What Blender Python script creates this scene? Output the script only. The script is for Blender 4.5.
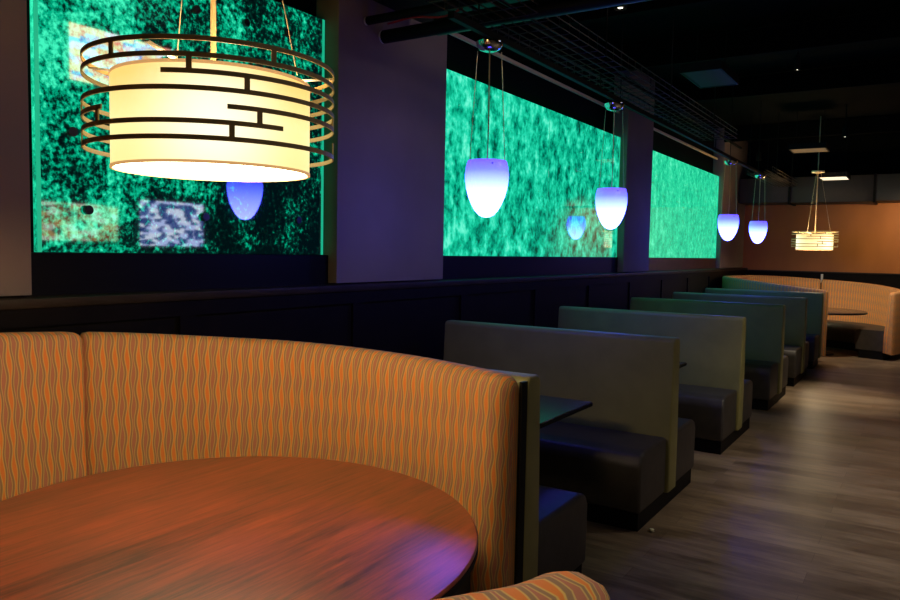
import bpy, bmesh, math, random
from mathutils import Vector, Matrix
PI = math.pi
C = bpy.context.scene.collection
S = bpy.context.scene
for o in list(bpy.data.objects): bpy.data.objects.remove(o)

# ------------------------------------------------------------------ camera
cd = bpy.data.cameras.new('camera'); cam = bpy.data.objects.new('camera', cd); C.objects.link(cam)
cd.sensor_width = 36.0; cd.lens = 745.5*36/900; cd.clip_start = 0.05; cd.clip_end = 100
R_ = Vector((0.84100144, 0.54070032, 0.01896691)); U_ = Vector((-0.0514785, 0.04507309, 0.99765644)); F_ = Vector((-0.53857827, 0.84000689, -0.06574098))
cam.matrix_world = Matrix(((R_.x, U_.x, -F_.x, 0), (R_.y, U_.y, -F_.y, 0), (R_.z, U_.z, -F_.z, 1.6289), (0, 0, 0, 1)))
S.camera = cam
# ------------------------------------------------------------------ world, exposure
w = bpy.data.worlds.new('world'); S.world = w; w.use_nodes = True
w.node_tree.nodes['Background'].inputs[0].default_value = (0.8, 0.8, 1.0, 1); w.node_tree.nodes['Background'].inputs[1].default_value = 0.001
S.view_settings.view_transform = 'Standard'; S.view_settings.look = 'None'
S.view_settings.exposure = 0.0; S.view_settings.gamma = 1.0; S.view_settings.use_curve_mapping = False
# ------------------------------------------------------------------ room lamps and added unseen lights
def area(name, loc, rot, sx, sy, power, col, spread=180):
    l = bpy.data.lights.new(name, 'AREA'); l.shape = 'RECTANGLE'; l.size = sx; l.size_y = sy; l.energy = power; l.color = col; l.spread = math.radians(spread)
    o = bpy.data.objects.new(name, l); C.objects.link(o); o.location = loc; o.rotation_euler = rot; return o
def spot(name, loc, target, power, col, ang, blend=0.8, rad=0.06):
    l = bpy.data.lights.new(name, 'SPOT'); l.energy = power; l.color = col; l.spot_size = math.radians(ang); l.spot_blend = blend; l.shadow_soft_size = rad
    o = bpy.data.objects.new(name, l); C.objects.link(o); o.location = loc
    o.rotation_euler = (Vector(target)-Vector(loc)).to_track_quat('-Z', 'Y').to_euler(); return o
area('added_ambient_fill', (2.6, 1.6, 3.6), (0, 0, 0), 1.2, 2.0, 16, (1.0, 0.88, 0.70))  # soft fill added overhead out of view; no such fixture is known
spot('added_wing_fill', (0.6, 0.4, 3.4), (-0.5, 1.0, 1.1), 95, (1.0, 0.88, 0.72), 34)  # added spot that brightens the near banquette end; its fixture is invented
spot('aisle_downlight_near', (0.9, 5.8, 3.6), (0.3, 6.0, 0), 250, (1.0, 0.86, 0.66), 90, 1.0)
spot('added_floor_spot', (-0.6, 9.6, 3.6), (-0.95, 9.7, 0), 420, (1.0, 0.82, 0.56), 38, 1.0)  # added spot; its floor pool stands in for a glossy lamp streak
spot('added_far_seat_fill', (-0.5, 12.4, 3.6), (-1.0, 14.2, 0.6), 330, (1.0, 0.80, 0.56), 62, 1.0)  # unseen spot put in to brighten the far banquette
spot('added_far_wall_fill', (0.2, 15.2, 2.6), (-0.4, 16.5, 1.9), 80, (1.0, 0.78, 0.5), 120, 1.0)  # unseen lamp added to lift the brightness of the orange wall

# ------------------------------------------------------------------ material helpers
def mat(name, col=(.5, .5, .5), rough=.6, metal=0.0, spec=.5, emit=None, es=0.0, coat=0.0, cr=.1):
    m = bpy.data.materials.new(name); m.use_nodes = True; b = m.node_tree.nodes['Principled BSDF']
    b.inputs['Base Color'].default_value = (*col, 1); b.inputs['Roughness'].default_value = rough
    b.inputs['Metallic'].default_value = metal; b.inputs['Specular IOR Level'].default_value = spec
    if emit: b.inputs['Emission Color'].default_value = (*emit, 1); b.inputs['Emission Strength'].default_value = es
    b.inputs['Coat Weight'].default_value = coat; b.inputs['Coat Roughness'].default_value = cr
    return m
class NT:
    def __init__(s, m): s.t = m.node_tree; s.b = s.t.nodes['Principled BSDF']
    def n(s, typ, **kw):
        x = s.t.nodes.new(typ)
        for k, v in kw.items(): setattr(x, k, v)
        return x
    def l(s, a, b): s.t.links.new(a, b)
    def math(s, op, a, b=None, c=None):
        x = s.n('ShaderNodeMath', operation=op)
        for i, v in enumerate((a, b, c)):
            if v is None: continue
            if isinstance(v, (int, float)): x.inputs[i].default_value = v
            else: s.l(v, x.inputs[i])
        return x.outputs[0]
    def ramp(s, fac, stops, interp='LINEAR'):
        x = s.n('ShaderNodeValToRGB'); cr = x.color_ramp; cr.interpolation = interp
        while len(cr.elements) > 1: cr.elements.remove(cr.elements[-1])
        cr.elements[0].position = stops[0][0]; cr.elements[0].color = (*stops[0][1], 1)
        for p, c in stops[1:]:
            e = cr.elements.new(p); e.color = (*c, 1)
        s.l(fac, x.inputs[0]); return x.outputs[0]
    def noise(s, vec, scale, detail=3, rough=.5, dim='3D'):
        x = s.n('ShaderNodeTexNoise', noise_dimensions=dim); x.inputs['Scale'].default_value = scale; x.inputs['Detail'].default_value = detail; x.inputs['Roughness'].default_value = rough
        if vec is not None: s.l(vec, x.inputs['Vector'])
        return x.outputs[0]
    def coords(s, kind='Object', scale=(1, 1, 1), rot=(0, 0, 0), loc=(0, 0, 0)):
        tc = s.n('ShaderNodeTexCoord'); mp = s.n('ShaderNodeMapping')
        mp.inputs['Scale'].default_value = scale; mp.inputs['Rotation'].default_value = rot; mp.inputs['Location'].default_value = loc
        s.l(tc.outputs[kind], mp.inputs[0]); return mp.outputs[0]
    def mix(s, fac, a, b, mode='MIX'):
        x = s.n('ShaderNodeMix', data_type='RGBA', blend_type=mode)
        for i, v in ((0, fac), (6, a), (7, b)):
            if isinstance(v, (int, float)): x.inputs[i].default_value = v
            elif isinstance(v, tuple): x.inputs[i].default_value = (*v, 1)
            else: s.l(v, x.inputs[i])
        return x.outputs[2]
    def bump(s, h, strength=.3, dist=.01):
        x = s.n('ShaderNodeBump'); x.inputs['Strength'].default_value = strength; x.inputs['Distance'].default_value = dist
        s.l(h, x.inputs['Height']); s.l(x.outputs[0], s.b.inputs['Normal'])

def varied(name, col, rough, amt=.25, scale=6, bump=0.0, bscale=80, **kw):
    m = mat(name, col, rough, **kw); t = NT(m); v = t.coords()
    n = t.noise(v, scale, 4)
    lo = tuple(c*(1-amt) for c in col); hi = tuple(min(1, c*(1+amt)) for c in col)
    t.l(t.ramp(n, [(.3, lo), (.7, hi)]), t.b.inputs['Base Color'])
    if bump: t.bump(t.noise(v, bscale, 2), bump, .003)
    return m

M = {}
M['plaster'] = varied('beige_plaster', (.30, .225, .165), .85, .12, 1.5, .15, 60)
M['black_wall'] = varied('black_painted_wall', (.003, .003, .003), .8, .2, 3, spec=.1)
M['sill'] = varied('dark_red_brown_laminate', (.10, .045, .03), .35, .2, 8)
M['wainscot'] = varied('espresso_wainscot', (.005, .0035, .0028), .6, .3, 5, spec=.12)
M['ledge'] = varied('espresso_ledge', (.03, .02, .014), .5, .3, 5, spec=.2)
M['rail'] = mat('aluminium_rail', (.90, .72, .46), .5, .0)
M['ceiling'] = varied('black_painted_deck', (.002, .002, .002), .9, .3, 3, spec=.05)
M['black_steel'] = varied('black_painted_steel', (.006, .0055, .005), .6, .3, 9, spec=.15)
M['tray'] = mat('dark_wire', (.05, .042, .034), .5, .2)
M['duct'] = varied('dark_grey_duct', (.045, .040, .036), .6, .15, 2)
M['chrome'] = mat('chrome', (.8, .8, .8), .12, 1.0)
M['steel_wire'] = mat('brushed_wire', (.75, .62, .42), .35, .6)
M['cord'] = mat('tan_cord', (.70, .52, .30), .5)
M['bronze'] = mat('dark_bronze', (.55, .41, .18), .55, .0)
M['white_cap'] = mat('white_plastic', (.75, .73, .68), .5)
M['red_cable'] = mat('red_cable_jacket', (.55, .03, .03), .4)
M['plinth'] = varied('black_toe_kick', (.004, .004, .004), .6, .2, 5, spec=.15)
M['black_edge'] = mat('black_edge_band', (.005, .0045, .004), .5, spec=.15)
M['seat'] = varied('charcoal_brown_vinyl', (.040, .034, .028), .5, .2, 12, .12, 160)
M['olive'] = varied('olive_green_vinyl', (.25, .225, .075), .50, .12, 5, .10, 140)
M['laminate'] = varied('dark_laminate', (.035, .028, .024), .22, .3, 20)
M['vent'] = mat('grey_grille', (.06, .055, .06), .7, spec=.2)
M['bit'] = mat('crumb', (.8, .74, .5), .8)

# far orange wall
m = mat('orange_plaster', (.5, .2, .06), .55); t = NT(m); v = t.coords(scale=(1, 1, .5)); n = t.noise(v, 1.3, 5)
t.l(t.ramp(n, [(.25, (.34, .105, .018)), (.75, (.54, .18, .034))]), t.b.inputs['Base Color']); M['orange'] = m

# floor planks laid across the aisle
m = mat('grey_brown_wood_plank', (.1, .08, .07), .36, spec=.45); t = NT(m)
v = t.coords(); br = t.n('ShaderNodeTexBrick'); br.offset = .37
br.inputs['Scale'].default_value = 1.0; br.inputs['Brick Width'].default_value = 1.22; br.inputs['Row Height'].default_value = .155
br.inputs['Mortar Size'].default_value = .0015; br.inputs['Color1'].default_value = (.35, .35, .35, 1); br.inputs['Color2'].default_value = (.75, .75, .75, 1); br.inputs['Mortar'].default_value = (.1, .1, .1, 1)
t.l(v, br.inputs['Vector'])
g = t.noise(t.coords(scale=(1.4, 9, 1)), 2.2, 7, .65)
g2 = t.noise(t.coords(scale=(.8, 2.2, 1)), 1.6, 4)
s_ = t.math('ADD', t.math('MULTIPLY', g, .55), t.math('ADD', t.math('MULTIPLY', g2, .35), t.math('MULTIPLY', br.outputs['Color'], .25)))
t.l(t.ramp(s_, [(.37, (.055, .038, .026)), (.53, (.14, .098, .064)), (.70, (.29, .215, .145))]), t.b.inputs['Base Color'])
t.l(t.ramp(g, [(.3, (.28, .28, .28)), (.7, (.46, .46, .46))]), t.b.inputs['Roughness'])
t.bump(s_, .15, .004); M['floor'] = m

# round table wood
def wood(name, rot=0.0):
    m = mat(name, (.3, .08, .03), .38, spec=.5, coat=1.0, cr=.36); t = NT(m); t.b.inputs['Coat IOR'].default_value = 1.6
    g = t.noise(t.coords(scale=(26, 1.6, 1), rot=(0, 0, rot)), 2.0, 6, .6)
    g2 = t.noise(t.coords(scale=(60, 5, 1), rot=(0, 0, rot), loc=(3, 1, 0)), 2.0, 3, .6)
    g3 = t.noise(t.coords(scale=(3, .8, 1), rot=(0, 0, rot)), 1.6, 2)
    s_ = t.math('ADD', t.math('MULTIPLY', g, .5), t.math('ADD', t.math('MULTIPLY', g2, .25), t.math('MULTIPLY', g3, .25)))
    t.l(t.ramp(s_, [(.38, (.035, .008, .004)), (.45, (.13, .024, .009)), (.55, (.25, .042, .013)), (.66, (.38, .072, .022))]), t.b.inputs['Base Color'])
    return m
M['wood'] = wood('mahogany_laminate')

# woven banquette fabric; the coordinates come from the mesh: metres along and up the cushion
def fabric(name, per=.047, slant=0.0, bright=1.0):
    m = mat(name, (.5, .2, .05), .75, spec=.25); t = NT(m)
    uv = t.n('ShaderNodeUVMap'); uv.uv_map = 'UVMap'; sp = t.n('ShaderNodeSeparateXYZ'); t.l(uv.outputs[0], sp.inputs[0])
    u, vv = sp.outputs[0], sp.outputs[1]
    L = .14
    sn = t.math('SINE', t.math('MULTIPLY', vv, 2*PI/L)); wob = t.math('MULTIPLY', t.math('SINE', t.math('ADD', t.math('MULTIPLY', vv, 2*PI/L), 1.2)), .0022)
    ph = t.math('FRACT', t.math('DIVIDE', t.math('ADD', u, wob), per))
    wA = t.math('ADD', t.math('MULTIPLY', sn, .065), .125); wB = t.math('SUBTRACT', .125, t.math('MULTIPLY', sn, .065))
    dA = t.math('ABSOLUTE', t.math('SUBTRACT', ph, .27)); dB = t.math('ABSOLUTE', t.math('SUBTRACT', ph, .75))
    def sm(d, w_, ex): return t.math('MULTIPLY', t.math('MINIMUM', t.math('MAXIMUM', t.math('ADD', t.math('SUBTRACT', w_, d), ex+.012), 0.0), .03), 33.3)
    c = t.mix(sm(dB, wB, .045), (.35, .21, .11), (.66, .43, .15))
    c = t.mix(sm(dB, wB, -.012), c, (.50, .19, .11))
    c = t.mix(sm(dA, wA, .055), c, (.76, .48, .13))
    c = t.mix(sm(dA, wA, -.012), c, (.82, .25, .05))
    fine = t.noise(t.coords('UV', scale=(500, 60, 1)), 1.0, 2)
    c = t.mix(t.math('MULTIPLY', fine, .18), c, (.16, .06, .03))
    t.l(c, t.b.inputs['Base Color']); return m
M['fabric'] = fabric('orange_woven_upholstery')

# edge-lit etched glass panels
def glow(name, stops, streng, fleck=42, clump=3.6, wa=.55, wb=.45, el=1.35, length=2.0, edge=.0):
    m = mat(name, (.004, .012, .010), .03, spec=1.0); t = NT(m); t.b.inputs['IOR'].default_value = 1.9
    v = t.coords(scale=(1, 1, 1/el))
    a = t.noise(v, fleck, 3, .6); a2 = t.noise(v, fleck*.33, 4, .6); b = t.noise(v, clump, 3)
    s_ = t.math('ADD', t.math('ADD', t.math('MULTIPLY', a, wa), t.math('MULTIPLY', a2, 1-wa)), t.math('MULTIPLY', t.math('SUBTRACT', b, .5), wb))
    tc = t.n('ShaderNodeTexCoord'); sp = t.n('ShaderNodeSeparateXYZ'); t.l(tc.outputs['Object'], sp.inputs[0])
    far = t.math('SUBTRACT', 1.0, t.math('MINIMUM', t.math('MULTIPLY', sp.outputs[1], 1.6/length), 1.0))   # the lit end of the sheet glows more
    up = t.math('MULTIPLY', t.math('SUBTRACT', sp.outputs[2], .5), edge*.45)
    s_ = t.math('ADD', s_, t.math('ADD', t.math('MULTIPLY', far, edge), up))
    t.l(t.ramp(s_, stops), t.b.inputs['Emission Color'])
    t.b.inputs['Emission Strength'].default_value = streng
    return m
M['glass_dark'] = glow('etched_glass_dim', [(.46, (.0, .004, .004)), (.55, (.000, .022, .015)), (.60, (.0, .15, .08)), (.67, (.0, .42, .22)), (.78, (.05, .85, .48))], 1.1, 38, 4.0, .66, .50, 1.05, 1.9, .16)
M['glass_mid'] = glow('etched_glass_bright', [(.37, (.0, .07, .04)), (.44, (.0, .25, .15)), (.52, (.004, .50, .28)), (.60, (.02, .74, .45)), (.72, (.16, .98, .68))], 1.0, 24, 4, .40, .34, 1.25, 4.0, .05)
M['glass_pale'] = glow('etched_glass_palest', [(.30, (.005, .25, .13)), (.44, (.01, .50, .26)), (.56, (.03, .72, .36)), (.72, (.16, .95, .60))], 1.05, 26, 4, .45, .25, 1.2, 4.0, .02)
M['glass_edge'] = mat('glowing_glass_edge', (.02, .1, .06), .2, emit=(.02, .80, .42), es=.55)
M['dot'] = mat('black_standoff', (.03, .02, .02), .35)

# lamps
m = mat('cream_linen_shade', (.6, .45, .2), .8); t = NT(m)
tc = t.n('ShaderNodeTexCoord'); sp = t.n('ShaderNodeSeparateXYZ'); t.l(tc.outputs['Object'], sp.inputs[0])
n = t.noise(t.coords(scale=(1, 1, 1)), 60, 3)
zz = t.math('ADD', sp.outputs[2], t.math('MULTIPLY', n, .05))
t.l(t.ramp(zz, [(0.0, (1.0, .84, .33)), (.14, (1.0, .87, .38)), (.27, (.93, .64, .18))]), t.b.inputs['Emission Color']); az = t.math('ARCTAN2', sp.outputs[1], sp.outputs[0])          # bulb hot spots painted into the linen's glow, one turned to the camera
hot = t.math('POWER', t.math('ADD', t.math('MULTIPLY', t.math('COSINE', t.math('MULTIPLY', t.math('ADD', az, .69), 3.0)), .5), .5), 1.3)
hz = t.math('MAXIMUM', t.math('SUBTRACT', 1.0, t.math('MULTIPLY', t.math('POWER', t.math('DIVIDE', t.math('SUBTRACT', sp.outputs[2], .10), .20), 2.0), 1.0)), 0.0)
h = t.math('MULTIPLY', hot, hz)
prev = t.b.inputs['Emission Color'].links[0].from_socket
t.l(t.mix(h, prev, (1.0, .93, .66)), t.b.inputs['Emission Color'])
t.l(t.math('ADD', t.math('MULTIPLY', h, .30), 1.10), t.b.inputs['Emission Strength']); M['shade'] = m
M['diffuser'] = mat('lit_diffuser', (.9, .9, .85), .5, emit=(1.0, .74, .42), es=25.0)
M['shade_trim'] = mat('tan_lit_hem', (.55, .35, .18), .7, emit=(.55, .30, .11), es=1.0)
def pendant_mat():
    m = mat('blue_white_glass', (.5, .5, .9), .3); t = NT(m)
    tc = t.n('ShaderNodeTexCoord'); sp = t.n('ShaderNodeSeparateXYZ'); t.l(tc.outputs['Object'], sp.inputs[0])
    t.l(t.ramp(t.math('DIVIDE', sp.outputs[2], .345), [(0.0, (.10, .115, 1.0)), (.35, (.060, .075, 1.0)), (.60, (.028, .040, .75)), (.82, (.010, .012, .20)), (1.0, (.009, .005, .08))]), t.b.inputs['Emission Color'])
    t.b.inputs['Emission Strength'].default_value = 24.0; return m
M['pendant'] = pendant_mat()
M['lit_panel'] = mat('lit_ceiling_diffuser', (.8, .8, .8), .5, emit=(1.0, .86, .62), es=1.0)
M['dim_panel'] = mat('dim_ceiling_diffuser', (.10, .07, .045), .5, emit=(1.0, .62, .30), es=.06)
M['bulb'] = mat('lit_bulb', (1, 1, 1), .5, emit=(1, .9, .7), es=3.0)
def screen(name, pal, strength, sc=6):
    m = mat(name, (.02, .02, .02), .2); t = NT(m)
    v = t.coords(scale=(1, 1, 2.0)); vo = t.n('ShaderNodeTexVoronoi'); vo.distance = 'CHEBYCHEV'; vo.inputs['Scale'].default_value = sc; t.l(v, vo.inputs['Vector'])
    sp = t.n('ShaderNodeSeparateColor'); t.l(vo.outputs['Color'], sp.inputs[0])
    t.l(t.ramp(sp.outputs[0], pal, 'CONSTANT'), t.b.inputs['Emission Color']); t.b.inputs['Emission Strength'].default_value = strength; return m
M['tv_colour'] = screen('colourful_screen', [(0, (.9, .5, .2)), (.2, (.9, .9, 1)), (.4, (.2, .3, .8)), (.55, (.9, .3, .2)), (.7, (.6, .75, 1)), (.85, (.95, .9, .5))], 4.5, 7)
M['tv_blue'] = screen('blue_white_screen', [(0, (.02, .04, .2)), (.35, (.5, .6, 1)), (.6, (.05, .08, .3)), (.8, (.7, .8, 1))], 3.5, 8)
M['tv_amber'] = screen('amber_screen', [(0, (.3, .12, .03)), (.4, (.6, .35, .1)), (.6, (.1, .15, .1)), (.8, (.7, .75, .6))], 2.2, 6)

# ------------------------------------------------------------------ mesh helpers
def setp(o, label=None, cat=None, group=None, kind=None):
    if label: o['label'] = label
    if cat: o['category'] = cat
    if group: o['group'] = group
    if kind: o['kind'] = kind
    return o
def link(name, bm, m, parent=None, smooth=False, auto=None):
    me = bpy.data.meshes.new(name); bmesh.ops.recalc_face_normals(bm, faces=bm.faces); bm.to_mesh(me); bm.free()
    me.materials.append(m); o = bpy.data.objects.new(name, me); C.objects.link(o)
    if smooth:
        for p in me.polygons: p.use_smooth = True
        if auto is not None: me.set_sharp_from_angle(angle=math.radians(auto))
    if parent: o.parent = parent
    return o
def empty(name, loc=(0, 0, 0), rz=0.0):
    o = bpy.data.objects.new(name, None); C.objects.link(o); o.location = loc; o.rotation_euler = (0, 0, rz); o.empty_display_size = .1; return o
def box(bm, x0, x1, y0, y1, z0, z1, bev=0, seg=2):
    vs = [bm.verts.new((x, y, z)) for z in (z0, z1) for y in (y0, y1) for x in (x0, x1)]
    fs = [bm.faces.new([vs[i] for i in q]) for q in ((0, 2, 3, 1), (4, 5, 7, 6), (0, 1, 5, 4), (2, 6, 7, 3), (0, 4, 6, 2), (1, 3, 7, 5))]
    if bev:
        es = list({e for f in fs for e in f.edges}); bmesh.ops.bevel(bm, geom=es, offset=bev, segments=seg, profile=.5, affect='EDGES')
    return bm
def mbox(name, d, m, parent=None, bev=0, seg=2, smooth=False):
    bm = bmesh.new(); box(bm, *d, bev=bev, seg=seg); return link(name, bm, m, parent, smooth or bev > 0, 40)
def struct(name, d, m, bev=0, label=None):
    o = mbox(name, d, m, None, bev); o['kind'] = 'structure'
    if label: o['label'] = label
    return o
def tube(bm, pts, r, seg=8, cap=True):
    pts = [Vector(p) for p in pts]; rings = []
    for i, p in enumerate(pts):
        d = (pts[min(i+1, len(pts)-1)]-pts[max(i-1, 0)]).normalized()
        a = d.cross(Vector((0, 0, 1)));
        if a.length < 1e-3: a = d.cross(Vector((1, 0, 0)))
        a.normalize(); b = d.cross(a)
        rings.append([bm.verts.new(p+(a*math.cos(2*PI*k/seg)+b*math.sin(2*PI*k/seg))*r) for k in range(seg)])
    for A, B in zip(rings, rings[1:]):
        for k in range(seg): bm.faces.new((A[k], A[(k+1) % seg], B[(k+1) % seg], B[k]))
    if cap: bm.faces.new(rings[0][::-1]); bm.faces.new(rings[-1])
    return bm
def mtube(name, pts, r, m, parent=None, seg=8): return link(name, tube(bmesh.new(), pts, r, seg), m, parent, True, 60)
def lathe(bm, prof, seg=32, c=(0, 0)):
    rings = []
    for r, z in prof:
        if r < 1e-6: rings.append([bm.verts.new((c[0], c[1], z))])
        else: rings.append([bm.verts.new((c[0]+r*math.cos(2*PI*k/seg), c[1]+r*math.sin(2*PI*k/seg), z)) for k in range(seg)])
    for A, B in zip(rings, rings[1:]):
        for k in range(seg):
            if len(A) == 1 and len(B) == 1: continue
            if len(A) == 1: bm.faces.new((A[0], B[(k+1) % seg], B[k]))
            elif len(B) == 1: bm.faces.new((A[k], A[(k+1) % seg], B[0]))
            else: bm.faces.new((A[k], A[(k+1) % seg], B[(k+1) % seg], B[k]))
    return bm
def mlathe(name, prof, m, parent=None, seg=32, c=(0, 0), auto=35): return link(name, lathe(bmesh.new(), prof, seg, c), m, parent, True, auto)
def arc_band(bm, R, z, h, th, a0, a1, c=(0, 0)):
    full = abs(a1-a0) >= 2*PI-1e-4; n = max(3, int(abs(a1-a0)/(2*PI)*96)); rings = []
    for i in range(n if full else n+1):
        a = a0+(a1-a0)*i/n; co, si = math.cos(a), math.sin(a)
        rings.append([bm.verts.new((c[0]+r*co, c[1]+r*si, zz)) for r, zz in ((R-th/2, z-h/2), (R+th/2, z-h/2), (R+th/2, z+h/2), (R-th/2, z+h/2))])
    m = len(rings)
    for i in range(m if full else m-1):
        A, B = rings[i], rings[(i+1) % m]
        for k in range(4): bm.faces.new((A[k], A[(k+1) % 4], B[(k+1) % 4], B[k]))
    if not full: bm.faces.new(rings[0]); bm.faces.new(rings[-1][::-1])
def catmull(P, step=.05):
    out = []; n = len(P)
    for i in range(n-1):
        p0, p1, p2, p3 = P[max(i-1, 0)], P[i], P[i+1], P[min(i+2, n-1)]
        p0, p1, p2, p3 = map(Vector, (p0, p1, p2, p3)); k = max(1, int((p2-p1).length/step))
        for j in range(k):
            t_ = j/k
            out.append(.5*((2*p1)+(-p0+p2)*t_+(2*p0-5*p1+4*p2-p3)*t_*t_+(-p0+3*p1-3*p2+p3)*t_**3))
    out.append(Vector(P[-1])); return out
def sweep(name, path, prof, m, parent=None, side=1, round0=0.0, round1=0.0, u0=0.0, auto=50, rc=None):
    """path: Vectors (x, y, top z). prof: list of (inward offset, z relative to the top if > -10 else absolute z+100)."""
    bm = bmesh.new(); uvl = bm.loops.layers.uv.new('UVMap')
    P = [Vector((p[0], p[1])) for p in path]; n = len(P); S_ = [0.0]
    for a, b in zip(P, P[1:]): S_.append(S_[-1]+(b-a).length)
    L = S_[-1]; rings = []; us = []
    oc = sum(o for o, z in prof)/len(prof) if rc is None else rc
    plen = [0.0]
    def zof(z, zt): return zt+z if z > -10 else z+100
    for (o1, z1), (o2, z2) in zip(prof, prof[1:]): plen.append(plen[-1]+math.hypot(o2-o1, zof(z2, 1.2)-zof(z1, 1.2)))
    for i in range(n):
        d = (P[min(i+1, n-1)]-P[max(i-1, 0)]).normalized(); nr = Vector((-d.y, d.x))*side
        s = S_[i]; k = 1.0; e = 0
        if round0 and s < round0: e = 1-s/round0; 
        if round1 and L-s < round1: e = max(e, 1-(L-s)/round1)
        k = math.sqrt(max(0.0, 1-e*e)) if e else 1.0; k = .25+.75*k
        zt = path[i][2]; ring = []
        for o, z in prof:
            q = P[i]+nr*(oc+(o-oc)*k); z3 = zof(z, zt)
            if e and z > -10 and z > -.2: z3 -= (1-k)*.045
            ring.append(bm.verts.new((q.x, q.y, z3)))
        us.append(u0 if not rings else us[-1]+(ring[min(8, len(ring)-1)].co-rings[-1][min(8, len(ring)-1)].co).length); rings.append(ring)
    m_ = len(prof)
    for i in range(n-1):
        for k in range(m_):
            k2 = (k+1) % m_
            f = bm.faces.new((rings[i][k], rings[i][k2], rings[i+1][k2], rings[i+1][k]))
            va, vb = plen[k], (plen[k2] if k2 else plen[k]+.1)
            for lp, (uu, v_) in zip(f.loops, ((us[i], va), (us[i], vb), (us[i+1], vb), (us[i+1], va))): lp[uvl].uv = (uu, v_)
    for r, uu, sg in ((rings[0], us[0], -1), (rings[-1], us[-1], 1)):
        f = bm.faces.new(r)
        for lp, (o, z) in zip(f.loops, prof): lp[uvl].uv = (uu+o, zof(z, 1.2))
    return link(name, bm, m, parent, True, auto)
def copy_tree(o, parent=None):
    c = o.copy(); C.objects.link(c); c.parent = parent
    for ch in list(o.children): copy_tree(ch, c)
    return c

# ------------------------------------------------------------------ room shell
XL = -3.30; XG = -3.38
struct('floor', (-3.7, 5.2, -3.2, 16.7, -.12, 0), M['floor'])
struct('ceiling', (-3.9, 5.2, -3.2, 16.7, 4.0, 4.12), M['ceiling'])
struct('wall_left', (-3.72, -3.50, -3.2, 16.7, 0, 4.0), M['black_wall'])
struct('wall_far', (-3.50, 5.2, 16.5, 16.7, 0, 3.1), M['orange'])
struct('trim_0', (-3.50, 5.2, 16.5, 16.7, 3.1, 4.0), M['black_wall'])
struct('wall_right', (5.0, 5.2, -3.2, 16.5, 0, 4.0), M['black_wall'])
struct('wall_back', (-3.50, 5.0, -3.2, -3.0, 0, 4.0), M['wainscot'])
# columns between the glass panels
for nm, a, b in (('column', -.6, 1.755), ('column', 3.75, 5.035), ('column', 9.24, 10.27), ('column', 14.48, 16.5)):
    setp(struct('column', (-3.50, XL, a, b, 1.40, 4.0), M['plaster'], 0.004))
# sills under the glass
for i, (a, b) in enumerate(((1.755, 3.75), (5.035, 9.24), (10.27, 14.48))):
    struct('trim_%d' % (i+1), (-3.50, XG+.005, a, b, 1.39, 1.585), M['sill'] if i == 2 else M['black_edge'])
# wainscot with stiles, cap ledge
bm = bmesh.new(); box(bm, -3.50, -3.22, -3.0, 16.5, 0, 1.35)
for k in range(14): y = -1.63+k*1.36; box(bm, -3.22, -3.205, y, y+.10, .12, 1.27)
box(bm, -3.22, -3.205, -3.0, 16.5, 1.27, 1.35); box(bm, -3.22, -3.205, -3.0, 16.5, 0, .12)
o = link('trim_4', bm, M['wainscot']); o['kind'] = 'structure'
struct('trim_5', (-3.50, -3.195, -3.0, 16.5, 1.35, 1.392), M['ledge'], .004)
struct('trim_6', (-3.20, 5.0, 16.42, 16.5, 0, 1.335), M['wainscot'])
struct('trim_7', (-3.20, 5.0, 16.40, 16.5, 1.335, 1.36), M['ledge'])
# light rail over the glass
for i, (a, b) in enumerate(((1.76, 3.74), (5.04, 9.23), (10.5, 14.47))):
    struct('trim_%d' % (8+i), (-3.44, -3.415, a, b, 3.415, 3.445), M['rail'])
# etched glass panels
def window(i, a, b, panes, m, z0=1.588, z1=3.105):
    root = empty('window_%d' % i, (XG, a, z0)); root['kind'] = 'structure'
    wdt = (b-a)/panes
    for k in range(panes):
        y0 = k*wdt+(.006 if k else 0); y1 = (k+1)*wdt-(.006 if k < panes-1 else 0)
        mbox('glass_pane', (-.03, 0, y0, y1, 0, z1-z0), m, root, .002, 1)
    for k in range(1, panes): mbox('glowing_seam', (-.02, -.001, k*wdt-.006, k*wdt+.006, 0, z1-z0), M['glass_edge'], root)
    mbox('lit_edge', (-.03, .004, 0.0, .018, 0, z1-z0), M['glass_edge'], root); mbox('lit_edge', (-.03, .004, b-a-.018, b-a, 0, z1-z0), M['glass_edge'], root)
    return root
w1 = window(1, 1.825, 3.70, 1, M['glass_dark'])
window(2, 5.04, 9.20, 2, M['glass_mid'])
window(3, 10.28, 14.46, 1, M['glass_pale'])
for y, z in ((0.164, 0.558), (0.237, 0.202), (0.917, 0.202), (1.636, 0.217), (1.208, 1.325), (1.542, 1.346), (0.861, 1.302)):
    bm = bmesh.new(); tube(bm, [(0, y, z), (.02, y, z)], .022, 20); link('standoff', bm, M['dot'], w1, True, 40)
# boxed duct in front of the far wall
r = empty('air_duct', (0, 16.1, 3.15)); setp(r, 'dark grey rectangular duct box running across the top of the orange far wall', 'duct')
mbox('duct_section', (-3.28, -2.35, -.35, .36, -.46, .02), M['duct'], r, .01); mbox('duct_section', (-2.34, -.93, -.35, .36, -.47, .02), M['duct'], r, .01); mbox('duct_section', (-.90, 1.8, -.38, .36, -.46, .02), M['duct'], r, .01)
for x in (-2.345, -.915): mbox('duct_flange', (x-.02, x+.02, -.40, .37, -.49, .04), M['black_steel'], r)
o = mbox('wall_thermostat', (-1.80, -1.76, 16.385, 16.42, 1.14, 1.31), M['white_cap'], None, .006); setp(o, 'small white upright control box on the dark wainscot of the far wall', 'thermostat')

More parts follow.
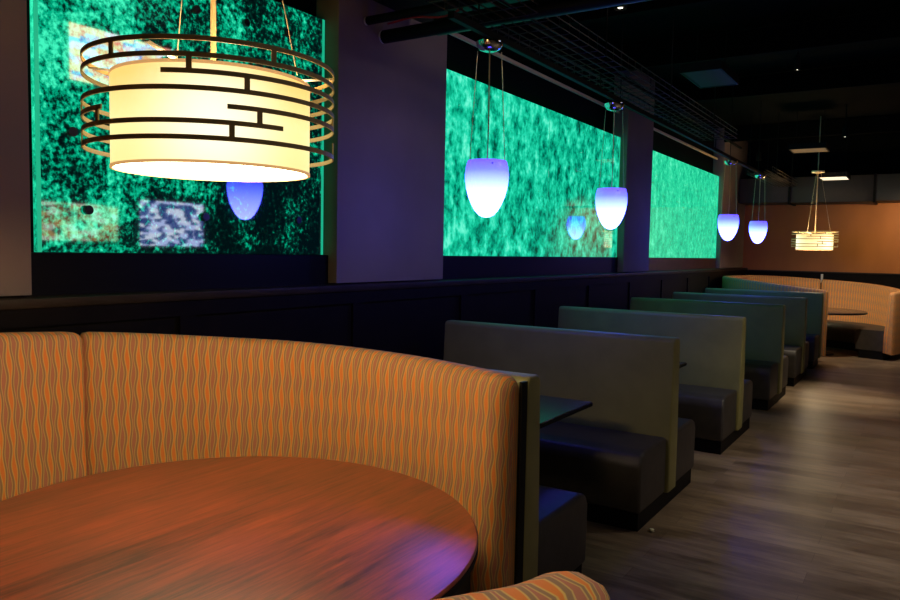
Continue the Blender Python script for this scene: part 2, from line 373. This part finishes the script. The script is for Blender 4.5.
# ------------------------------------------------------------------ banquettes
PROF = [(.00, -99.90), (.0, -.035), (.008, -.012), (.025, 0.0), (.075, 0.002), (.105, -.010), (.122, -.035), (.132, -.10), (.150, -.45), (.175, -.72), (.175, -99.88)]
def seat_prof(a, b): return [(a, -99.86), (a, -99.545), (a+.02, -99.53), (b-.07, -99.53), (b-.025, -99.545), (b, -99.585), (b+.005, -99.7), (b-.02, -99.86)]
def banquette(pathR, pathL, lab, loc):
    root = empty('curved_banquette', (loc[0], loc[1], 0)); setp(root, lab, 'banquette', None)
    def off(o):
        o.location = (-loc[0], -loc[1], 0); return o
    A = catmull(pathR, .03); B = catmull(pathL, .02)
    off(sweep('back_cushion', A, PROF, M['fabric'], root, -1, .04, .10, rc=.03))
    off(sweep('back_cushion', B, PROF, M['fabric'], root, -1, .09, .05, 3.3))
    full = B[:-1]+A
    q = [Vector((p.x, p.y, .47)) for p in full]
    sub = q[8:-3:2]
    off(sweep('seat_cushion', sub, seat_prof(.15, .60), M['seat'], root, -1, 0, 0))
    off(sweep('plinth', sub, [(.16, -100), (.16, -99.865), (.53, -99.865), (.53, -100)], M['plinth'], root, -1, auto=30))
    return root, A, B
cT = (-1.838, 1.527)
pathR = [(-3.114, 1.845, 1.250), (-3.013, 2.035, 1.237), (-2.834, 2.274, 1.217), (-2.46, 2.545, 1.196), (-2.085, 2.645, 1.180), (-1.69, 2.645, 1.166), (-1.318, 2.592, 1.148)]
pathL = [(-.353, 1.085, 1.122), (-.378, 1.02, 1.137), (-.412, .94, 1.134), (-.480, .83, 1.136), (-.73, .48, 1.135), (-1.07, .22, 1.155), (-1.5, .05, 1.19), (-2.0, .02, 1.22), (-2.5, .15, 1.25), (-2.88, .50, 1.27), (-3.06, .95, 1.275), (-3.125, 1.35, 1.275), (-3.135, 1.60, 1.265), (-3.117, 1.830, 1.250)]
bq, A, B = banquette(pathR, pathL, 'near curved banquette in orange striped fabric wrapped around the large round table', cT)
d = (A[-1]-A[-3]).xy.normalized(); e = A[-1].xy
bm = bmesh.new(); nrm = Vector((-d.y, d.x))*-1
vs = []
for s in (0.0, .028):
    for o_, z in ((-.015, 0), (-.015, 1.125), (.022, 1.125), (.022, 0)):
        p = e+d*(.002+s*.5)+nrm*o_; vs.append(bm.verts.new((p.x-cT[0], p.y-cT[1], z)))
for f in ((0, 1, 2, 3), (7, 6, 5, 4), (0, 4, 5, 1), (1, 5, 6, 2), (2, 6, 7, 3), (3, 7, 4, 0)): bm.faces.new([vs[i] for i in f])
link('end_panel', bm, M['black_edge'], bq)

# far banquette
cF = (-1.75, 14.3)
def cir(a, r, z): return (cF[0]+r*math.cos(math.radians(a)), cF[1]+r*math.sin(math.radians(a)), z)
pF1 = [cir(88, 1.45, 1.225), cir(70, 1.46, 1.205), cir(52, 1.46, 1.18), cir(35, 1.46, 1.15), cir(15, 1.46, 1.12), cir(-5, 1.44, 1.105), cir(-23, 1.44, 1.10)]
pF0 = [cir(-72, 1.48, 1.125), cir(-85, 1.45, 1.155), cir(-105, 1.45, 1.20), cir(-130, 1.45, 1.25), cir(-155, 1.44, 1.27), cir(-185, 1.42, 1.27), cir(-215, 1.45, 1.275), cir(-240, 1.45, 1.265), cir(-258, 1.45, 1.245), cir(-271, 1.45, 1.227)]
bf, _, _ = banquette(pF1, pF0, 'far curved banquette in orange fabric at the end of the aisle by the orange wall', cF)

def round_table(c, r, lab, top='wood'):
    root = empty('round_table', (c[0], c[1], 0)); setp(root, lab, 'table')
    mlathe('tabletop', [(0, .722), (r-.02, .722), (r-.003, .726), (r, .732), (r, .744), (r-.004, .749), (r-.010, .75), (0, .75)], M[top], root, 128)
    mlathe('edge_band', [(r-.004, .716), (r+.0015, .718), (r+.002, .738), (r-.004, .7385)], M['black_edge'], root, 128)
    mlathe('pedestal', [(0, .03), (.05, .03), (.045, .08), (.038, .12), (.038, .66), (.06, .69), (.2, .70), (.2, .722), (0, .722)], M['black_steel'], root, 24)
    mlathe('base_plate', [(0, 0), (.34, 0), (.34, .012), (.30, .025), (.05, .045), (0, .045)], M['black_steel'], root, 40)
    return root
round_table(cT, .824, 'large round reddish wood table in the foreground with a blue glow on its edge')
round_table((-1.62, 14.05), .80, 'round dark edged table inside the far curved banquette', 'laminate')

# ------------------------------------------------------------------ booth row
XA = -1.33; XB = -3.08
def prism_x(name, pts, x0, x1, m, parent, bev=.012, seg=3):
    bm = bmesh.new(); A = [bm.verts.new((x0, y, z)) for y, z in pts]; B = [bm.verts.new((x1, y, z)) for y, z in pts]; n = len(pts)
    bm.faces.new(A); bm.faces.new(B[::-1])
    for i in range(n): bm.faces.new((A[i], B[i], B[(i+1) % n], A[(i+1) % n]))
    bmesh.ops.recalc_face_normals(bm, faces=bm.faces)
    if bev: bmesh.ops.bevel(bm, geom=list(bm.edges), offset=bev, segments=seg, profile=.5, affect='EDGES')
    return link(name, bm, m, parent, True, 40)
def booth(y, near, far, lab, h=1.10, pn=.62, pf=.62):
    root = empty('booth_bench', ((XA+XB)/2, y, 0)); setp(root, lab, 'booth bench', None)
    x0, x1 = XB-(XA+XB)/2, XA-(XA+XB)/2
    t0 = .085 if near else .065; t1 = .085 if far else .065
    prism_x('backrest', [(-t0, .105), (-t0, .48), (-.06, h-.02), (-.04, h), (.04, h), (.06, h-.02), (t1, .48), (t1, .105)], x0, x1, M['olive'], root, .014)
    a, b = -(pn if near else .055), (pf if far else .055)
    mbox('plinth', (x0, x1-.035, a+.03, b-.03, 0, .105), M['plinth'], root)
    for s, on, p in ((-1, near, pn), (1, far, pf)):
        if not on: continue
        pts = [(s*.088, .108), (s*.088, .47), (s*(p-.10), .475), (s*(p-.03), .455), (s*p, .40), (s*(p-.01), .108)]
        if s > 0: pts = pts[::-1]
        prism_x('seat_cushion', pts, x0, x1-.02, M['seat'], root, .022, 4)
    return root
labs = ['olive green end bench of the booth row, backed against the near orange banquette',
        'double sided olive booth bench with a lit broad back, first full divider in the row',
        'double sided olive booth bench, second full divider, directly behind the broad lit one',
        'double sided olive booth bench in the middle of the row, third full divider',
        'double sided olive booth bench near the far end, fourth full divider',
        'last booth bench of the row with a teal lit back, touching the far banquette']
for i, y in enumerate((2.728, 4.79, 6.86, 8.98, 10.78, 12.60)):
    booth(y, i > 0, i < 5, labs[i], 1.128 if i == 0 else 1.10, .60, .62 if i else .68)
def rect_table(y, lab):
    root = empty('booth_table', (-2.42, y, 0)); setp(root, lab, 'table')
    mbox('tabletop', (-.775, .775, -.36, .36, .722, .75), M['laminate'], root, .003, 1)
    mbox('edge_band', (-.778, .778, -.363, .363, .725, .744), M['black_edge'], root)
    mlathe('pedestal', [(0, .02), (.04, .02), (.036, .66), (.15, .70), (.15, .722), (0, .722)], M['black_steel'], root, 20)
    mlathe('base_plate', [(0, 0), (.27, 0), (.27, .012), (.05, .035), (0, .035)], M['black_steel'], root, 32)
tl = ['dark rectangular booth table, nearest one, its corner jutting out past the olive end bench',
      'dark rectangular booth table behind the broad lit divider', 'dark rectangular booth table in the third booth from the near end',
      'dark rectangular booth table in the fourth booth from the near end', 'dark rectangular booth table in the farthest booth']
for y, l in zip((3.79, 5.83, 7.93, 9.88, 11.69), tl): rect_table(y, l)

# ------------------------------------------------------------------ drum lamps
def drum(c, lab, canopy=None, z0=1.854, energy=1):
    root = empty('drum_lamp', (c[0], c[1], z0)); setp(root, lab, 'pendant lamp')
    th = math.atan2(-c[1], -c[0])          # towards the aisle end of the room, the side the bars are drawn from
    def ang(u): return th+math.asin(max(-1, min(1, (u-209)/126)))     # bar ends around the cage
    Rs, Hs = .285, .262
    mlathe('shade', [(Rs-.003, 0), (Rs, 0), (Rs, Hs), (Rs-.003, Hs), (Rs-.003, 0)], M['shade'], root, 96)
    mlathe('shade_trim', [(Rs-.005, -.004), (Rs+.002, -.004), (Rs+.002, .004), (Rs-.005, .004), (Rs-.005, -.004)], M['shade_trim'], root, 96)
    mlathe('shade_trim', [(Rs-.005, Hs-.006), (Rs+.002, Hs-.006), (Rs+.002, Hs+.003), (Rs-.005, Hs+.003), (Rs-.005, Hs-.006)], M['shade_trim'], root, 96)
    mlathe('diffuser', [(0, .006), (Rs-.008, .006), (Rs-.008, .010), (0, .010)], M['diffuser'], root, 64)
    Rc = .357; dz = .0415; zt = .302
    ring = [(0, None), (1, None), (2, (ang(164), th+PI*1.1)), (3, None), (4, (ang(221), th+PI*.86)), (4, (th-PI*.72, ang(110))), (5, (th-PI*.9, ang(272))), (6, None)]
    for k, rg in ring:
        bm = bmesh.new(); a0, a1 = (0, 2*PI) if rg is None else rg
        arc_band(bm, Rc, zt-k*dz, .0125, .004, a0, a1); link('cage_band', bm, M['bronze'], root, True, 40)
    for u, k in ((120, 0), (263, 0), (188, 1), (238.5, 2), (250, 4), (225, 5), (105.6, 4)):
        a = ang(u); bm = bmesh.new(); arc_band(bm, Rc, zt-(k+.5)*dz, dz+.004, .004, a-.02, a+.02); link('cage_strut', bm, M['bronze'], root)
    for a, k in ((75, 3), (84, 3), (78, 5), (-84, 3), (-80, 5), (140, 3), (-150, 1), (170, 4)):
        a = th+math.radians(a); bm = bmesh.new(); arc_band(bm, Rc, zt-(k+.5)*dz, dz+.004, .004, a-.018, a+.018); link('cage_strut', bm, M['bronze'], root)
    for a in (-27, -100, 80, 152):
        a = th+math.radians(a); co, si = math.cos(a), math.sin(a); bm = bmesh.new()
        p = Vector((co, si, 0)); q = Vector((-si, co, 0)); zz = zt-.012
        vs = [bm.verts.new(v) for s in (-.007, .007) for v in (p*.02+q*s+Vector((0, 0, zz-.026)), p*(Rc-.002)+q*s+Vector((0, 0, zz)), p*(Rc-.002)+q*s+Vector((0, 0, zz+.004)), p*.02+q*s+Vector((0, 0, zz-.022)))]
        for f in ((0, 1, 2, 3), (7, 6, 5, 4), (0, 4, 5, 1), (1, 5, 6, 2), (2, 6, 7, 3), (3, 7, 4, 0)): bm.faces.new([vs[i] for i in f])
        link('spoke', bm, M['white_cap'], root)
    top = 4.0-z0
    mtube('stem', [(0, 0, .015), (0, 0, top)], .008, M['cord'], root, 10)
    for a in (-153, 60):
        a = th+math.radians(a); mtube('wire', [(.27*math.cos(a), .27*math.sin(a), .28), (.05*math.cos(a), .05*math.sin(a), min(top-.02, 1.3))], .0018, M['steel_wire'], root, 6)
    mlathe('wire_collar', [(0, min(top-.02, 1.3)-.015), (.055, min(top-.02, 1.3)-.015), (.055, min(top-.02, 1.3)+.015), (0, min(top-.02, 1.3)+.015)], M['bronze'], root, 20)
    if canopy: mlathe('canopy', [(0, canopy-z0), (.10, canopy-z0), (.10, canopy-z0+.03), (0, canopy-z0+.03)], M['rail'], root, 24)
    bl = bpy.data.lights.new('lamp_bulb', 'POINT'); bl.energy = 4.5*energy; bl.color = (1, .74, .42); bl.shadow_soft_size = .05
    b = bpy.data.objects.new('lamp_bulb', bl); C.objects.link(b); b.parent = root; b.location = (0.0, 0.06, .16)
    return root
drum(cT, 'large cream drum lamp in a dark open band cage hanging over the foreground round table')
drum((-1.66, 14.0), 'small looking far drum lamp glowing before the orange end wall', 3.06, 1.765, 3.0)

# ------------------------------------------------------------------ blue pendants
def pendant():
    root = empty('glass_pendant', (0, 0, 0))
    mlathe('shade', [(0, 0), (.022, .003), (.045, .014), (.070, .040), (.092, .078), (.112, .125), (.126, .175), (.133, .225), (.134, .265), (.130, .305), (.122, .337), (.118, .345), (.112, .343), (.0, .338)], M['pendant'], root, 48, auto=70)
    mtube('cord', [(0, 0, .335), (.002, .002, .55), (0, 0, 1.01)], .0045, M['cord'], root)
    for s in (-1, 1): mtube('wire', [(.084*s, .07*s, .335), (.058*s, .045*s, 1.0)], .0022, M['steel_wire'], root, 6)
    for k in range(3):
        a = k*2*PI/3-.8; bm = bmesh.new(); bmesh.ops.create_icosphere(bm, subdivisions=1, radius=.006, matrix=Matrix.Translation((.129*math.cos(a), .129*math.sin(a), .318)))
        link('rim_screw', bm, M['bronze'], root, True)
    mlathe('canopy', [(0, 1.0), (.030, 1.0), (.062, 1.012), (.080, 1.035), (.084, 1.055), (0, 1.055)], M['chrome'], root, 32, auto=60)
    return root
base = pendant(); g = None
for i, (x, y, z, l) in enumerate(((-2.31, 3.995, 1.838, 'blue white egg shaped glass pendant hanging nearest, over the first booth table'),
                                  (-2.31, 6.12, 1.838, 'blue white glass pendant second nearest, in front of the end of the middle green panel'),
                                  (-2.29, 10.42, 1.835, 'third blue pendant, hanging just right of the farthest green panel'),
                                  (-2.28, 12.42, 1.835, 'farthest blue pendant, hanging between the last green panel and the far drum lamp'))):
    o = base if i == 0 else copy_tree(base)
    o.location = (x, y, z); setp(o, l, 'pendant lamp', 'blue glass pendants over the booths')

# ------------------------------------------------------------------ ceiling services
def cable_tray(x0, x1, y0, y1, z, lab):
    root = empty('cable_tray', ((x0+x1)/2, y0, z)); setp(root, lab, 'cable tray')
    bm = bmesh.new(); W = (x1-x0)/2; L = y1-y0
    for k in range(7): x = -W+k*W/3; tube(bm, [(x, 0, 0), (x, L, 0)], .004, 5)
    for s in (-1, 1):
        for zz in (.05, .10): tube(bm, [(s*W, 0, zz), (s*W, L, zz)], .004, 5)
    k = 0.0
    while k <= L: tube(bm, [(-W, k, .10), (-W, k, -.006), (W, k, -.006), (W, k, .10)], .0035, 5); k += .16
    link('wire_basket', bm, M['tray'], root, True)
    for j in range(int(L/1.6)+1):
        for s in (-1, 1): mtube('hanger_rod', [(s*(W+.01), .3+j*1.6, -.01), (s*(W+.01), .3+j*1.6, 4.0-z)], .005, M['black_steel'], root, 6)
    rnd = random.Random(4)
    for j in range(4):
        p = []; x = rnd.uniform(-W*.7, W*.7)
        for q in range(int(L/.4)+1): p.append((x+rnd.uniform(-.02, .02), q*.4, .018+.012*j)); 
        mtube('cable', p, .008, M['black_steel'], root, 6)
    return root
ct = cable_tray(-2.50, -2.05, 3.3, 9.6, 3.06, 'dark wire basket cable tray running along the ceiling above the blue pendants')
mbox('mounting_rail', (-.02, .02, .2, 9.45, -.16, -.12), M['black_steel'], ct, .003, 1)
for j in range(4): mtube('hanger_rod', [(0, .5+j*1.9, -.12), (0, .5+j*1.9, 0)], .005, M['black_steel'], ct, 6)
for j in range(2): mtube('hanger_rod', [(0, 7.0+j*1.9, -.12), (0, 7.0+j*1.9, .94)], .005, M['black_steel'], ct, 6)
cable_tray(-2.6, -2.2, 12.95, 15.6, 2.98, 'far dark wire basket cable tray below the ceiling near the grey duct')
# bundle of pipes crossing from the second column
def pipe(y, z, rad, x0, x1, name, lab, m, capm=None, dz=0.0):
    root = empty(name, (x0, y, z)); setp(root, lab, 'pipe')
    mtube('pipe_body', [(0, 0, 0), (x1-x0, 0, dz)], rad, m, root, 20)
    if capm: mtube('end_cap', [(-.015, 0, 0), (.004, 0, 0)], rad*.96, capm, root, 20)
    return root
pipe(4.15, 3.09, .045, -3.24, -1.3, 'ceiling_pipe', 'lower black pipe with a pale end stopping in front of the second column', M['black_steel'], M['white_cap'])
pipe(4.02, 3.17, .028, -3.28, -1.3, 'ceiling_pipe', 'thin upper black pipe with a pale end beside the column at the picture top', M['black_steel'], M['white_cap'])
pipe(4.30, 3.15, .06, -2.9, -1.3, 'ceiling_pipe', 'thick matt dark pipe just behind the other two pipes over the window', M['tray'])
r = mbox('air_handling_box', (-3.2, -1.5, 3.95, 4.55, 3.27, 3.99), M['black_steel'], None, .02); setp(r, 'black boxed air unit above the pipe bundle at the top centre', 'air unit')
bm = bmesh.new(); tube(bm, [(-3.16+.05*k, 4.085+.014*math.sin(k*.9), 3.150+.014*math.sin(k*.55)) for k in range(13)], .007, 8)
setp(link('red_cable', bm, M['red_cable'], None, True), 'red cable lying along the pipe bundle at the ceiling', 'cable')
bm = bmesh.new(); tube(bm, [(-1.98, 3.86, 3.21), (-1.93, 3.93, 3.215), (-1.86, 3.99, 3.21), (-1.78, 4.02, 3.21)], .006, 6)
setp(link('red_cable', bm, M['red_cable'], None, True), 'short red cable loop inside the near end of the wire cable tray', 'cable')
# further ducts, pipes and fittings high in the dark
for k, y in enumerate((6.4, 8.3, 10.4, 14.3)):
    o = mbox('roof_joist', (-3.28, 4.9, y, y+.10, 3.72, 3.98), M['ceiling']); setp(o, None, None); o['kind'] = 'structure'
for (x, y, z, lab) in ((-2.85, 6.7, 3.50, 'conduit running along the ceiling beside the left wall'),):
    root = empty('conduit', (x, y, z)); setp(root, lab, 'conduit'); mtube('pipe_body', [(0, -2, 0), (0, 7, 0)], .02, M['black_steel'], root, 12)
    for q in (-1, 2, 5): mtube('hanger_rod', [(0, q, 0), (0, q, 4.0-z)], .004, M['black_steel'], root, 6)
def ceil_panel(c, sx, sy, m, lab):
    root = empty('ceiling_fixture', c); setp(root, lab, 'ceiling fixture')
    mbox('lens', (-sx/2, sx/2, -sy/2, sy/2, -.01, 0), M[m], root); bm = bmesh.new()
    for q in ((-sx/2-.02, sx/2+.02, -sy/2-.02, -sy/2), (-sx/2-.02, sx/2+.02, sy/2, sy/2+.02), (-sx/2-.02, -sx/2, -sy/2, sy/2), (sx/2, sx/2+.02, -sy/2, sy/2)): box(bm, *q, -.015, .07)
    box(bm, -sx/2, sx/2, -sy/2, sy/2, .002, .07); link('housing', bm, M['black_steel'], root)
    for s in (-1, 1): mtube('hanger_rod', [(s*sx*.4, 0, .07), (s*sx*.4, 0, 3.98-c[2])], .004, M['black_steel'], root, 6)
ceil_panel((-2.0, 8.0, 3.46), .36, .75, 'vent', 'unlit grey square ceiling panel in the dark, above the middle of the booth row')
ceil_panel((-1.72, 13.3, 3.36), .50, .5, 'dim_panel', 'dim warm ceiling light panel, left of the brightest far panel')
ceil_panel((-1.50, 14.9, 3.05), .42, .6, 'lit_panel', 'bright white ceiling light panel closest to the grey duct')
def small_lamp(c, lab, rr=.03):
    root = empty('track_spotlight', c); setp(root, lab, 'spotlight')
    mlathe('housing', [(0, .16), (rr*1.3, .15), (rr*1.6, .02), (rr*1.5, 0), (rr*1.2, .02), (0, .03)], M['black_steel'], root, 20)
    mlathe('bulb', [(0, .002), (rr*.6, .008), (rr*.6, .02), (0, .024)], M['bulb'], root, 14)
    mtube('stem', [(0, 0, .15), (0, 0, 4.0-c[2])], .008, M['black_steel'], root, 8)
small_lamp((-1.98, 5.3, 3.40), 'small lit spotlight in the dark ceiling, upper left of the wire tray', .03)
small_lamp((-1.28, 8.7, 3.60), 'tiny lit spotlight on the dark ceiling toward the upper right', .02)
small_lamp((-1.2, 13.1, 3.50), 'tiny bright spotlight on the ceiling above the far drum lamp', .03)
small_lamp((-2.78, 14.9, 3.42), 'tiny spotlight beside the last column under the dark ceiling', .03)

# ------------------------------------------------------------------ screens across the room, seen mirrored in the near glass
def tv(c, w_, h_, m, lab, tilt=0.0):
    root = empty('wall_screen', c); setp(root, lab, 'screen'); root.rotation_euler = (0, 0, tilt)
    mbox('screen', (-.01, 0, -w_/2, w_/2, -h_/2, h_/2), M[m], root); mbox('casing', (0.001, .06, -w_/2-.03, w_/2+.03, -h_/2-.03, h_/2+.03), M['black_steel'], root, .008)
    return root
o = tv((0.6, 5.05, 3.56), 1.45, .56, 'tv_colour', 'colourful screen hung from the ceiling, mirrored at the top left of the near green glass')
mtube('ceiling_mount', [(.05, 0, .27), (.05, 0, .44)], .02, M['black_steel'], o)
tvr = [((4.93, 8.78, 2.02), 1.35, .80, 'tv_blue', 'blue and white screen on the opposite wall, mirrored low in the near green glass'),
       ((4.93, 7.0, 1.98), 1.35, .60, 'tv_amber', 'amber screen on the opposite wall, mirrored left of the blue one')]
for q in tvr: tv(*q)
# crumb on the floor
bm = bmesh.new(); bmesh.ops.create_icosphere(bm, subdivisions=2, radius=.016)
rnd = random.Random(2)
for v in bm.verts: v.co *= rnd.uniform(.7, 1.25); v.co.z = max(-.01, v.co.z*.6)
o = link('paper_scrap', bm, M['bit'], None, True); o.location = (-1.297, 4.27, .010); setp(o, 'small crumpled pale scrap lying on the floor beside the booth plinth', 'scrap')
